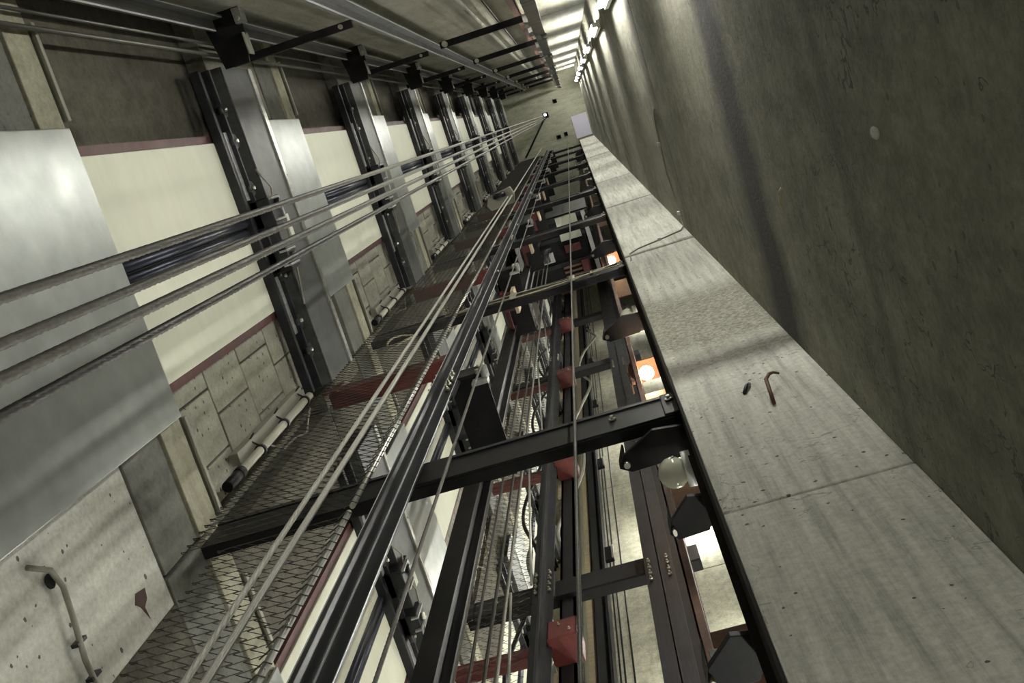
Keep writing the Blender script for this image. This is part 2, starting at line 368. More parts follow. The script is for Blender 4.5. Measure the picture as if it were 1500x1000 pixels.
# ---- door headers with hanger gear
hd0 = None
for L_ in range(3):
    for k in range(2, 10):
        s = FL[k] + 1.66; loc = (-1.5, L_ * PITCH + .13, s)
        if s > ZC - .5: continue
        lab = 'dark grey steel door header channel with hanger rollers, %s' % ow(L_, k - 2)
        if hd0 is None:
            hd0 = thing('door_header', loc, lab, 'header', 'door headers between the landings')
            MB().box(-.012, 0, -.80, .80, 0, .44).build('web', 'header', hd0, .003)
            MB().box(-.095, .012, -.80, .80, .44, .455).box(-.004, .012, -.80, .80, .405, .44).build('front_lip', 'lip', hd0, .003)
            MB().box(-.095, -.012, -.80, .80, 0, .012).build('lower_flange', 'header', hd0)
            MB().box(-.10, -.055, -.79, .79, -.18, -.145).box(-.10, -.03, -.79, .79, -.10, -.082).build('hanger_track', 'dark', hd0, .003)
            for a_, b_ in ((-.50, -.17), (.21, .5)): MB().box(-.062, -.052, a_, b_, -.14, -.05).build('hanger_plate', 'galv', hd0, .002)
            for yy in (-.60, -.45, -.22, .22, .45, .60):
                a = MB().tube([(-.06, yy, -.07), (-.03, yy, -.07)], .035, 14).build('roller', 'dark', hd0)
                MB().tube([(-.04, yy, -.07), (-.018, yy, -.07)], .009, 8).build('axle', 'bolt', a)
            lk = MB().box(-.07, .03, -.16, -.02, -.10, .10).build('door_lock', 'dark', hd0, .006)
            MB().box(.0, .045, -.155, -.145, -.09, .05).box(0, .045, -.05, -.04, -.09, .05).box(.035, .045, -.15, -.045, .03, .05).build('lock_bracket', 'galv', lk, .002)
            MB().tube([(.03, -.12, .0), (.055, -.12, .0)], .022, 12).build('lock_roller', 'dark', lk)
            lk = MB().box(-.07, .03, .09, .20, -.10, .06).build('door_lock', 'dark', hd0, .006)
            MB().box(.0, .04, .10, .11, -.12, .04).box(0, .04, .17, .18, -.12, .04).build('lock_bracket', 'galv', lk, .002)
            MB().tube([(.03, .14, -.03), (.05, .14, -.03)], .02, 12).build('lock_roller', 'bolt', lk)
            MB().box(.0, .008, -.055, .055, .16, .22).build('yellow_tag', 'yellow', hd0, .002)
            w_ = MB(); w_.tube([(.01, -.30, -.06), (.03, -.2, .02), (.02, -.1, -.02), (.03, .02, .05), (.02, .2, .01), (.01, .38, -.05)], .005, 6); w_.build('lock_wire', 'gcable', hd0)
        else:
            o = copy_tree(hd0); o.location = loc; o['label'] = lab
# ---- sill strips
sl0 = None
for L_ in range(2):
    for k in range(2, 10):
        loc = (-1.57, L_ * PITCH + .1, FL[k] + .032); lab = 'thin bright aluminium sill strip along the slab edge, %s' % ow(L_, k - 2)
        if sl0 is None:
            sl0 = thing('sill_strip', loc, lab, 'sill', 'sill strips at the landings')
            for a_, b_ in ((-.87, -.545), (.50, .87)): MB().box(0, .014, a_, b_, 0, .022).box(-.02, 0, a_, b_, .016, .022).build('strip', 'trunk', sl0, .003)
        else:
            o = copy_tree(sl0); o.location = loc; o['label'] = lab
# ---- conduit pipes with trunking on the landing wall
cd0 = None
for L_ in range(2):
    for k in range(2, 9):
        loc = (-1.59, L_ * PITCH + .915, FL[k] + .16); lab = 'beige conduit pipe clipped to dark trunking, %s' % ow(L_, k - 2)
        if cd0 is None:
            cd0 = thing('conduit_pipe', loc, lab, 'conduit', 'conduit pipes on the landing wall')
            MB().box(-.03, .01, -.055, -.005, .25, 1.24).build('trunking', 'trunk', cd0, .003)
            MB().tube([(.032, 0, .16), (.032, 0, 1.25)], .017, 14).build('pipe', 'conduit', cd0)
            MB().tube([(.032, 0, 0), (.032, 0, .165)], .021, 14).tube([(.032, 0, .13), (.032, 0, .17)], .024, 14).build('end_cap', 'black', cd0)
            for zz in (.42, .78, 1.15):
                MB().tube([(.032, 0, zz), (.032, 0, zz + .02)], .024, 12).tube([(.03, -.02, zz + .01), (.0, -.05, zz + .01), (.03, -.075, zz + .01)], .005, 6).build('clip', 'dark', cd0)
            MB().tube([(.03, .02, .55), (.05, .07, .62), (.045, .08, .8), (.06, .10, .95), (.04, .07, 1.1), (.03, .05, 1.2)], .005, 6).build('loose_wire', 'gcable', cd0)
        else:
            o = copy_tree(cd0); o.location = loc; o['label'] = lab
# thin conduits in the top left corner
for i, (yy, xx, r_) in enumerate(((-.79, -1.53, .007), (-.735, -1.527, .009))):
    tag(MB().tube([(xx, yy, 2.6), (xx, yy, ZC - .1)], r_, 8).build('corner_conduit', 'tin'), ['thin dull conduit nearer the back wall in the top left corner', 'brighter thin conduit along the top of the landing wall'][i], 'conduit')

# ================================================================== ropes
def rope(name, x, y, z0, z1, r, mat, fine, label, group, strands=8, lay=.11, slant=(0, 0)):
    mb = MB(); n = strands * 4; z = z0; rings = []
    while z < fine: rings.append(z); z += .0055
    rings += [fine, z1] if not rings else [z, z1]
    for zz in rings:
        ph = 2 * PI * zz / lay
        t = (zz - z0) / (z1 - z0)
        for a in range(n):
            th = 2 * PI * a / n
            q = (1 + .0 * th) * r * (1.03 - .34 * (1 - abs(math.cos(strands * (th - ph) / 2)))) if zz < fine + .02 else r * .92
            mb.v.append((x + slant[0] * t + q * math.cos(th), y + slant[1] * t + q * math.sin(th), zz))
    for i in range(len(rings) - 1):
        for a in range(n):
            c = (a + 1) % n; mb.f.append((i * n + a, i * n + c, (i + 1) * n + c, (i + 1) * n + a)); mb.sm.append(1)
    return tag(mb.build(name, mat), label, 'rope', group)
G = 'steel hoist ropes across the cream doors'
rope('hoist_rope', -.62, .0095, -1.2, ZC + .2, .0066, 'rope', 4.2, 'thick twisted steel hoist rope, uppermost of the four in front of the doors', G, 6)
rope('hoist_rope', -.62, .053, -1.2, ZC + .2, .0066, 'rope', 4.2, 'twisted steel hoist rope just under the shiny door bars, second from top', G, 6)
rope('hoist_rope', -.62, .085, -1.2, ZC + .2, .0074, 'rope', 4.2, 'brightest twisted steel hoist rope, third of the four in front of the doors', G, 6)
rope('hoist_rope', -.62, .118, -1.2, ZC + .2, .0066, 'rope_dark', 4.2, 'darkest oily hoist rope, lowest of the four in front of the doors', G, 6)
G = 'pale governor ropes beside the guide rail'
rope('governor_rope', -.998, .80, -1.2, 13.0, .0075, 'rope_grey', 4.5, 'left one of two pale governor ropes running in front of the mesh', G, 8, .05)
rope('governor_rope', -.945, .80, -1.2, 13.0, .0075, 'rope_grey', 4.5, 'right one of two pale governor ropes, nearer the guide rail', G, 8, .05)
rope('governor_rope', -.945, .80, 13.3, ZC - .1, .009, 'rope_grey', 0, 'single pale rope rising from the tension weight to the top slab', G, 8, .05)
G = 'thin single ropes in front of the dark beams'
rope('thin_rope', -.234, .85, -1.2, ZC + .2, .0048, 'rope', 3.2, 'thin upright grey rope crossing the black beams near the middle', G, 6, .05)
rope('thin_rope', -.612, .85, -1.2, ZC, .0048, 'rope', 3.2, 'thin slanting grey rope just right of the large guide rail', G, 6, .05)
G = 'bundle of thin ropes in the second shaft'
for i, (xx, yy) in enumerate(((-1.04, 1.93), (-1.005, 1.99), (-.975, 1.93), (-.945, 2.0), (-.915, 1.94), (-.885, 1.99), (-.86, 1.93))):
    rope('lift_rope', xx, yy, -1.2, 15.6, .0075, 'rope_dark' if i % 3 else 'rope', 0, 'thin dark rope in the second shaft, %s from the left of the bundle' % ['first', 'second', 'third', 'fourth', 'fifth', 'sixth', 'seventh'][i], G)
for j, (x0, dx) in enumerate(((-1.26, .0), (-1.14, .05), (-1.16, -.01))):
    tp = [(x0 + dx * t + .10 * math.sin(t * 2.6 + j), 3.15 + .05 * j + .04 * math.cos(t * 3), 4.0 + 1.1 * t) for t in [q * .16 for q in range(68)]]
    tag(MB().tube(tp, .016, 8).build('travelling_cable', 'gcable' if j else 'black'), ['black slack cable curving before the farthest cream doors', 'grey slack cable, right one before the farthest doors', 'grey slack cable, left one before the farthest doors'][j], 'cable', None)
tag(MB().tube([(-1.42, .92, ZC - .02), (-.62, .06, ZC - .03)], .022, 6).build('ceiling_cable', 'black'), 'dark straight cable lying diagonally across the top slab to the lit opening', 'cable')
# governor tension weight
tw = thing('tension_weight', (-1.04, .79, 13.0), 'flat grey tension plate hanging where the two governor ropes end', 'weight')
MB().prism([(-.20, -.05, 0), (.10, -.10, 0), (.13, .0, 0), (.10, .10, 0), (-.20, .12, 0), (-.24, .05, 0)], (0, 0, .12)).build('plate', 'trunk', tw, .01)
MB().tube([(-.05, -.03, .12), (-.05, -.03, .4)], .02, 10).tube([(.08, 0, .12), (.08, 0, .36)], .03, 10).build('rope_clamp', 'galv', tw)
MB().tube([(-.05, -.07, -.03), (-.05, -.01, -.03)], .08, 20).build('sheave', 'dark', tw)

# ================================================================== guide rails
def trail(name, x, y, z0, z1, wid, flange_t, blade, blade_t, dirn, mat, label, group, edge='railedge', plates=(), edge_w=.004):
    """T rail; dirn (0,-1): blade points to -y"""
    r = thing(name, (x, y, z0), label, 'guide rail', group)
    h = z1 - z0; sy = dirn
    a, b = sorted((0, flange_t)); 
    MB().box(-wid / 2, wid / 2, -flange_t, 0, 0, h).build('flange', mat, r, .002)
    MB().box(-blade_t / 2, blade_t / 2, -flange_t - blade, -flange_t, 0, h).build('blade', mat, r, .0015)
    e = MB()
    e.box(-blade_t / 2 - .0006, (blade_t / 2 + .0006) if edge == 'galv' else (-blade_t / 2 + .0022), -flange_t - blade - .0008, -flange_t - blade + edge_w, 0, h)
    e.box(-wid / 2 - .0006, -wid / 2 + edge_w * .5, -flange_t - .0006, -flange_t + edge_w * .5, 0, h).box(wid / 2 - edge_w * .5, wid / 2 + .0006, -flange_t - .0006, -flange_t + edge_w * .5, 0, h)
    e.box(blade_t / 2 - .001, blade_t / 2 + .0035, -flange_t - .003, -flange_t, 0, h)
    e.build('edge_strip', edge, r)
    for pz in plates:
        f = MB().box(-wid / 2 - .004, wid / 2 + .004, 0, .02, pz - z0, pz - z0 + .34).build('fishplate', 'dark', r, .003)
        for sx in (-1, 1):
            for i in range(4):
                q = MB().tube([(sx * wid * .33, -flange_t - .001, pz - z0 + .05 + i * .08), (sx * wid * .33, -flange_t - .016, pz - z0 + .05 + i * .08)], .011, 6)
                q.tube([(sx * wid * .33, -flange_t - .016, pz - z0 + .05 + i * .08), (sx * wid * .33, -flange_t - .03, pz - z0 + .05 + i * .08)], .006, 8)
                q.build('rail_bolt', 'bolt', r)
    return r
mr = trail('guide_rail', -.82, .94, Z0, ZC, .106, .010, .056, .014, -1, 'rail', 'large dark guide rail with bright edge lines running from bottom left to the top slab', 'guide rails of the near shaft', plates=(4.08, 9.1, 14.1, 19.1), edge_w=.003)
trail('guide_rail', -1.45, -.875, Z0, ZC, .11, .012, .05, .016, 1, 'steelrail', 'galvanised guide rail high on the left held by black brackets', 'guide rails of the near shaft', edge='railedge', edge_w=.006)
trail('guide_rail', -.935, -.82, Z0, ZC, .13, .012, .05, .018, 1, 'steelrail', 'bright galvanised counterweight rail crossing the top of the frame', 'guide rails of the near shaft', edge_w=.008)
for o in bpy.data.objects:       # the two back rails turn their blade to the room
    if o.name in ('guide_rail.001', 'guide_rail.002'): o.rotation_euler = (0, 0, PI)
# rails of the second row
trail('guide_rail', -.97, 2.72, Z0, ZC, .13, .014, .06, .018, -1, 'dark', 'black guide rail in the middle distance between the red brackets', 'guide rails of the farther shafts', plates=(5.9, 8.9, 11.9), edge='dark')
c2 = trail('guide_rail', -.25, 2.74, Z0, ZC, .17, .016, .0, .01, -1, 'rail', 'broad flat grey-black rail column with a bolted joint, beside the lamps', 'guide rails of the farther shafts', plates=(5.72, 10.9), edge='dark')
MB().box(.085, .19, 0, .016, 0, ZC - Z0).box(-.01, .01, .0, .10, 0, ZC - Z0).build('back_web', 'black', c2)
tag(MB().box(-.90, -.80, 2.83, 2.85, Z0, ZC).box(-.90, -.885, 2.83, 2.93, Z0, ZC).box(-.815, -.80, 2.83, 2.93, Z0, ZC).build('steel_column', 'black'), 'slim black channel column behind the red brackets', 'column')
sc = MB(); sc.box(-.845, -.775, 1.33, 1.342, Z0, ZC).box(-.816, -.804, 1.342, 1.42, Z0, ZC).box(-.845, -.775, 1.42, 1.432, Z0, ZC)
tag(sc.build('steel_column', 'black'), 'black column with I section just right of the large guide rail', 'column')
# top wall columns
tag(MB().box(-.60, -.51, -.885, -.875, Z0, ZC).box(-.60, -.592, -.945, -.885, Z0, ZC).box(-.518, -.51, -.945, -.885, Z0, ZC).build('cable_tray', 'trunk', None, .002), 'flat brown-grey cable tray running up the lit back wall', 'cable tray')
tag(MB().tube([(-.365, -.90, Z0), (-.365, -.90, ZC)], .008, 6).build('wall_cable', 'black'), 'thin black cable between the tray and red angle on the back wall', 'cable')
tag(MB().box(-.21, -.15, -.87, -.862, Z0, ZC).box(-.158, -.15, -.93, -.862, Z0, ZC).build('angle_column', 'rust'), 'rust red steel angle running up the back wall beside the black plates', 'column')

# ================================================================== beams
def channel(mb, x0, x1, y, z0, z1, dy=.045, t=.008):
    mb.box(x0, x1, y, y + t, z0, z1); mb.box(x0, x1, y + t, y + dy, z1 - t, z1); mb.box(x0, x1, y + t, y + dy, z0, z0 + t)
    return mb
def bolt_parts(parent, pts, r=.012, name='bolt'):
    for (x, y, z) in pts:
        MB().tube([(x, y, z), (x, y - .008, z)], r, 6).tube([(x, y - .008, z), (x, y - .018, z)], r * .5, 8).build(name, 'bolt', parent)
bm0 = None
for i in range(9):
    z = 3.10 + 3 * i; loc = (-.72, .96, z); lab = 'black channel beam spanning the shaft divide, %s' % ORD[i]
    if bm0 is None:
        bm0 = thing('divider_beam', loc, lab, 'beam', 'black divider beams between the near and second shaft')
        channel(MB(), -.79, .785, 0, 0, .20).build('channel', 'black', bm0, .002)
        MB().box(-.79, .785, -.006, 0, .175, .20).build('top_edge', 'dark', bm0)
        MB().box(.74, .795, -.008, .0, -.005, .205).build('end_plate', 'black', bm0, .003)
        MB().box(-.15, .04, -.008, 0, -.01, .19).build('rail_clip_plate', 'black', bm0, .002)
        bolt_parts(bm0, [(.58, 0, .10), (.765, -.008, .12), (-.12, -.008, .05), (-.12, -.008, .15)])
    else:
        o = copy_tree(bm0); o.location = loc; o['label'] = lab
# bracket arms from the big rail back to the I column
br0 = None
for i in range(9):
    loc = (-.735, .935, 4.35 + 3 * i); lab = 'wide black bracket arm behind the large guide rail, %s' % ORD[i]
    if br0 is None:
        br0 = thing('rail_bracket', loc, lab, 'bracket', 'black rail brackets beside the large guide rail')
        MB().box(-.075, .085, 0, .48, 0, .012).box(-.01, 0, 0, .48, .012, .20).build('arm', 'black', br0, .002)
        MB().box(-.06, .07, -.002, .01, -.02, .12).build('face_plate', 'black', br0, .002)
        for (a, b) in ((-.05, -.03), (.06, -.03), (.06, .05)): MB().tube([(a, -.0, b), (a, -.02, b)], .01, 6).build('bolt', 'bolt', br0)
        MB().box(.03, .10, .02, .035, -.10, -.02).tube([(.09, .02, -.04), (.09, -.03, -.04)], .018, 10).build('rail_clip', 'galv', br0, .002)
    else:
        o = copy_tree(br0); o.location = loc; o['label'] = lab
# red oxide angles behind the mesh
ra0 = None
for i in range(8):
    loc = (-1.24, .985, 5.08 + 3 * i); lab = 'dark red steel angle behind the wire mesh, %s' % ORD[i]
    if ra0 is None:
        ra0 = thing('red_angle', loc, lab, 'angle', 'red steel angles behind the wire mesh')
        MB().box(-.31, .31, 0, .006, 0, .12).box(-.31, .31, .006, .09, 0, .006).build('angle', 'red', ra0, .002)
        MB().box(-.33, -.25, -.012, 0, -.03, .15).build('fixing_plate', 'red', ra0, .002)
        bolt_parts(ra0, [(-.29, -.012, .02), (-.29, -.012, .11), (.27, 0, .06)], .008)
    else:
        o = copy_tree(ra0); o.location = loc; o['label'] = lab
rb0 = None
for i in range(6):
    loc = (-.74, 1.055, 7.1 + 3 * i)
    lab = 'red oxide bracket plate right of the large guide rail, %s' % ORD[i]
    if rb0 is None:
        rb0 = thing('red_bracket', loc, lab, 'bracket', 'red bracket plates beside the large guide rail')
        MB().box(-.06, .02, 0, .13, 0, .012).box(-.06, -.05, 0, .13, .012, .16).box(-.07, -.04, .0, .276, .10, .12).build('plate', 'red', rb0, .002)
        MB().box(.02, .045, -.01, .15, -.05, .14).build('packing_board', 'ltan', rb0, .003)
        MB().tube([(-.02, .03, -.01), (-.02, .03, -.06)], .014, 8).build('bolt', 'bolt', rb0)
    else:
        o = copy_tree(rb0); o.location = loc; o['label'] = lab
# second row of beams (round-edged tie beams)
tb0 = None
for i, z in enumerate((3.15, 6.05, 9.0, 11.55, 14.4, 17.4, 20.4, 23.4)):
    loc = (-.9, 2.80, z); lab = 'black tie beam in the second row behind the ropes, %s' % ORD[i]
    if tb0 is None:
        tb0 = thing('tie_beam', loc, lab, 'beam', 'black tie beams of the second row')
        channel(MB(), -.60, .90, 0, 0, .22, .08).build('channel', 'black', tb0, .004)
        MB().box(-.64, -.56, -.012, .01, -.02, .24).build('end_plate', 'black', tb0, .002)
        bolt_parts(tb0, [(-.6, -.012, .04), (-.6, -.012, .18), (-.4, 0, .12)], .012)
    else:
        o = copy_tree(tb0); o.location = loc; o['label'] = lab
rk0 = None
for i, z in enumerate((5.25, 8.2, 11.1, 14.0, 17.0, 20.0)):
    loc = (-.9, 2.72, z); lab = 'red boxed rail bracket with a red arm in the second row, %s' % ORD[i]
    if rk0 is None:
        rk0 = thing('red_rail_bracket', loc, lab, 'bracket', 'red rail brackets of the second row')
        MB().prism([(-.02, -.06, 0), (.15, -.06, 0), (.15, .12, 0), (.02, .14, 0), (-.02, .1, 0)], (0, 0, .012)).box(-.02, -.01, -.06, .10, .012, .20).box(.14, .15, -.06, .12, .012, .20).box(-.02, .15, -.06, -.05, .012, .20).build('box_plate', 'red', rk0, .003)
        MB().box(-.58, -.12, .02, .03, .03, .13).box(-.58, -.12, .03, .09, .03, .04).build('arm', 'red', rk0, .002)
        bolt_parts(rk0, [(.05, -.06, .14), (.11, -.06, .06)], .01)
        MB().box(-.04, .06, .14, .16, -.28, .0).build('packing_board', 'ltan', rk0, .003)
    else:
        o = copy_tree(rk0); o.location = loc; o['label'] = lab
# horizontal tie bars of the near shaft, top of the frame
bl0 = None
for i in range(8):
    loc = (-1.23, -.72, 5.50 + 3 * i); lab = 'dark flat tie bar between landing wall and counterweight rail, %s' % ORD[i]
    if bl0 is None:
        bl0 = thing('tie_bar', loc, lab, 'bar', 'dark tie bars left of the counterweight rail')
        MB().box(-.33, .32, -.02, .02, -.012, .012).box(-.33, .32, -.02, -.012, .012, .05).build('bar', 'black', bl0, .003)
        MB().tube([(.26, .0, -.012), (.26, .0, -.03)], .012, 8).build('bolt', 'bolt', bl0)
    else:
        o = copy_tree(bl0); o.location = loc; o['label'] = lab
bz0 = None
for i in range(7):
    loc = (-.38, -.72, 8.22 + 2.9 * i); lab = 'dark tie bar right of the counterweight rail, %s' % ORD[i]
    if bz0 is None:
        bz0 = thing('cross_bar', loc, lab, 'bar', 'dark cross bars right of the counterweight rail')
        MB().box(-.40, .36, -.025, .025, -.012, .012).box(-.40, .36, -.025, -.015, .012, .06).build('bar', 'black', bz0, .003)
        MB().tube([(-.36, .0, -.012), (-.36, .0, -.045)], .022, 10).build('bolt', 'bolt', bz0)
        MB().tube([(-.30, .0, .012), (-.30, .0, .05)], .018, 8).build('nut', 'bolt', bz0)
        MB().box(.36, .366, -.06, .06, -.05, .08).build('end_plate', 'galv', bz0, .002)
    else:
        o = copy_tree(bz0); o.location = loc; o['label'] = lab
# black overlapping plates at the right end of the bars
bp0 = None
for i in range(8):
    loc = (-.035, -.575, 5.45 + 2.9 * i); lab = 'dark steel side plate at the right ends of the cross bars, %s' % ORD[i]
    if bp0 is None:
        bp0 = thing('side_plate', loc, lab, 'plate', 'dark side plates stepping up the back wall')
        MB().box(-.04, .035, .0, .03, 0, 2.5).box(.027, .035, -.15, -.03, 0, 2.5).box(.0, .035, -.03, 0, 0, .2).build('channel', 'header', bp0, .003)
        MB().box(.0, .045, .03, .042, 2.40, 2.86).build('overlap_strap', 'black', bp0, .003)
        for zz in (1.4, 2.3): MB().box(-.075, -.04, -.05, .03, zz, zz + .15).build('clip', 'galv', bp0, .003)
        MB().tube([(.03, .04, 2.55), (.03, .055, 2.55)], .012, 8).build('bolt', 'bolt', bp0)
    else:
        o = copy_tree(bp0); o.location = loc; o['label'] = lab
# rail brackets, top left: dark plate from header to rail with clip
tg0 = None
for i in range(8):
    loc = (-1.40, -.77, 5.0 + 3 * i); lab = 'black wedge bracket carrying the upper left guide rail, %s' % ORD[i]
    if tg0 is None:
        tg0 = thing('wedge_bracket', loc, lab, 'bracket', 'black wedge brackets on the upper left rail')
        MB().prism([(-.10, -.12, 0), (.09, -.12, 0), (.085, .0, 0), (.06, .13, 0), (-.06, .13, 0)], (0, 0, .012)).build('gusset', 'black', tg0, .002)
        MB().box(.065, .105, -.11, -.04, -.04, .03).tube([(.085, -.06, -.06), (.085, -.06, .06)], .011, 8).build('rail_clip', 'galv', tg0, .003)
        MB().box(.075, .083, .0, .10, -.03, .05).build('side_flange', 'trunk', tg0, .002)
    else:
        o = copy_tree(tg0); o.location = loc; o['label'] = lab

# ================================================================== chain link mesh screens
def chainlink(w_, h_, cell, r=.0014, cx=.042):
    mb = MB(); nx = int(round(w_ / cx)); nz = int(round(h_ / cell))
    for i in range(nx):
        x0 = i * cx
        for side in (0,):
            pts = []
            for j in range(nz + 1):
                ph = j % 2
                pts.append((x0 + (cx * 1.06 if ph else -.06 * cx), .004 if ph else -.004, j * cell))
                if j < nz: pass
            mb.tube(pts, r, 3, False, 0)
    return mb
# every column of diamonds shares its crossing points with the next one
ms0 = None
H_ = 2.95; CELL = .027
cl = chainlink(.39, H_, CELL).build('wire_mesh', 'mesh'); cl['kind'] = 'stuff'
cl2 = chainlink(.54, H_, CELL).build('wire_mesh', 'mesh'); cl2['kind'] = 'stuff'
cl3 = chainlink(.52, H_, .045, .0016, .065).build('wire_mesh', 'mesh'); cl3['kind'] = 'stuff'
for i in range(9):
    z0 = -.03 + 3 * i; wide = i > 0
    r = thing('mesh_screen', (-1.35 if not wide else -1.50, .925, z0), 'chain link wire screen left of the guide rail, %s' % ORD[i], 'mesh screen', 'chain link screens of the near shaft')
    src = cl2 if wide else cl
    if i == 0: cl.parent = r; wm = cl
    elif i == 1: cl2.parent = r; wm = cl2
    else: wm = cl2.copy(); COL.objects.link(wm); wm.parent = r
    x1 = .39 if not wide else .54
    MB().tube([(x1 + .008, .0, 0), (x1 + .008, 0, H_)], .009, 10).build('frame_tube', 'lip', r)
    # hooked ends along the free edge
    mb = MB(); j = 0
    while j * CELL < H_:
        z = j * CELL
        mb.tube([(.01, 0, z), (-.012, -.004, z + .004), (-.016, .004, z + .012), (-.006, .006, z + .012)], .002, 4, False)
        mb.tube([(x1 - .02, 0, z), (x1 + .008, -.012, z + .012), (x1 + .022, 0, z + .016)], .0018, 4, False); j += 2
    hk = mb.build('wire_ends', 'mesh', r); hk['kind'] = 'stuff'
for i in range(1, 5):
    z0 = 3 * i
    r = thing('mesh_screen', (-1.56, 2.66, z0), 'chain link wire screen behind the rope bundle, %s' % ORD[i - 1], 'mesh screen', 'chain link screens of the second row')
    q = cl3 if i == 1 else cl3.copy()
    if i > 1: COL.objects.link(q)
    q.parent = r
    MB().tube([(.53, 0, 0), (.40, 0, H_)], .009, 8).build('frame_tube', 'lip', r)

# ================================================================== middle distance, second and farthest wells
tag(MB().box(-.35, .16, -.006, .006, 0, 0.01).build('far_stub', 'black'), '', '') if False else None
x = -1.39
for i, (a, b, d, mt, lab) in enumerate(((-1.40, -1.345, .06, 'conduit', 'slim cream trunking on the farthest wall, leftmost of the group'), (-1.34, -1.27, .10, 'ltan', 'wide tan trunking on the farthest wall'),
        (-1.26, -1.215, .05, 'conduit', 'narrow cream trunking right of the tan one on the farthest wall'), (-1.21, -1.15, .09, 'ltan', 'tan wooden batten next to the dark channel on the farthest wall'))):
    tag(MB().box(a, b, YC - d, YC - .002, Z0, ZC).build('wall_trunking', mt, None, .004), lab, 'trunking', 'upright trunkings on the farthest wall')
for i, (a, b, d, lab) in enumerate(((-1.12, -1.03, .14, 'broad dark channel on the farthest wall'), (-1.005, -.975, .16, 'narrow dark channel beside the broad one on the farthest wall'))):
    tag(MB().box(a, b, YC - d, YC - d + .01, Z0, ZC).box(a, a + .01, YC - d, YC - .002, Z0, ZC).box(b - .01, b, YC - d, YC - .002, Z0, ZC).build('dark_channel', 'dark', None, .002), lab, 'channel')
for i, xx in enumerate((-.935, -.895, -.815)):
    tag(MB().tube([(xx, YC - .06, Z0), (xx, YC - .06, ZC)], .009, 6).build('far_cable', 'black'), 'thin black upright cable on the farthest wall, %s one' % ['left', 'middle', 'right'][i], 'cable', 'thin cables on the farthest wall')
for i in range(6):
    r = thing('cable_clamp', (-.95, YC - .10, 7.6 + 3 * i), 'dark clamp holding the thin cables on the farthest wall, %s' % ORD[i], 'clamp', 'clamps on the farthest wall')
    MB().box(-.06, .07, 0, .04, 0, .35).build('body', 'black', r, .005); MB().box(.05, .075, -.02, .0, .02, .33).build('bright_edge', 'galv', r, .002)
# steel edge angle, plus a dark strip added to shade the pier's side face
tag(MB().box(.064, .0702, .893, 1.004, Z0, ZC).box(.047, .068, 1.004, 1.012, Z0, ZC).box(.060, .068, 1.012, 1.10, Z0, ZC).build('edge_angle', 'matte'), 'dark steel angle with an added shade strip along the left edge of the pale pier', 'angle')
tag(MB().box(-.055, -.03, 1.22, 1.30, Z0, ZC).box(-.055, -.047, 1.22, 1.36, Z0, ZC).build('red_upright', 'rust', None, .002), 'reddish brown upright between the grey column and the pier', 'column')

# triangular gussets with round bulkhead lamps on the pier edge
gb0 = None
lampz = [2.85, 5.62, 8.55, 11.5, 14.4, 17.3, 20.2, 23.1, 26.0]
for i, z in enumerate([3.03, 2.60] + [q - .52 for q in lampz[1:]] + [1.86]):
    lab = 'black triangular gusset at the pier edge, ' + (['just below the nearest black beam', 'under the nearest round lamp'] + ['under the %s round lamp' % q for q in ORD[1:9]] + ['lowest one at the bottom of the pier'])[i]
    loc = (0, 0 if i else -.06, z)
    if gb0 is None:
        gb0 = thing('gusset_bracket', loc, lab, 'bracket', 'black gussets along the pier')
        MB().prism([(-.155, 1.12, 0), (-.135, 1.085, 0), (-.03, 1.03, 0), (.062, 1.04, 0), (.062, 1.10, 0), (.03, 1.135, 0), (-.12, 1.14, 0)], (0, 0, .02)).build('gusset', 'black', gb0, .002)
        MB().prism([(-.155, 1.12, .02), (-.135, 1.085, .02), (-.135, 1.085, .12), (-.155, 1.12, .08)], (.006, .004, 0)).build('stiffener', 'black', gb0)
        MB().box(-.12, .055, 1.125, 1.135, .02, .14).build('back_plate', 'dark', gb0, .002)
        MB().tube([(-.13, 1.11, -.0), (-.13, 1.11, -.02)], .010, 8).build('bolt', 'bolt', gb0)
    else:
        o = copy_tree(gb0); o.location = loc; o['label'] = lab
        if i in (1, 10): o.scale = (.55, 1, 1); o.location.x = .028
rl0 = None
for i, z in enumerate(lampz):
    y = 1.05 if i == 0 else 1.15
    lab = 'round glass bulkhead lamp, unlit, beside the pier, %s' % ORD[i]
    if rl0 is None:
        rl0 = thing('bulkhead_lamp', (.008, y, z), lab, 'lamp', 'round bulkhead lamps along the pier')
        MB().ball((-.012, 0, 0), .046, 16, 10, (.95, 1, 1)).build('glass_dome', 'glass', rl0)
        MB().tube([(.02, 0, 0), (.045, 0, 0)], [.05, .052], 20).build('rim', 'white', rl0)
        MB().box(.02, .05, -.035, -.015, .03, .06).build('clip', 'galv', rl0, .002)
        MB().tube([(-.01, 0, .0), (-.055, 0, .0)], .004, 6).tube([(-.0, .047, -.0), (-.035, .037, 0), (-.058, 0, 0), (-.035, -.037, 0), (0, -.047, 0)], .003, 6).build('guard_wire', 'galv', rl0)
    else:
        o = copy_tree(rl0); o.location = (.008, y, z); o['label'] = lab
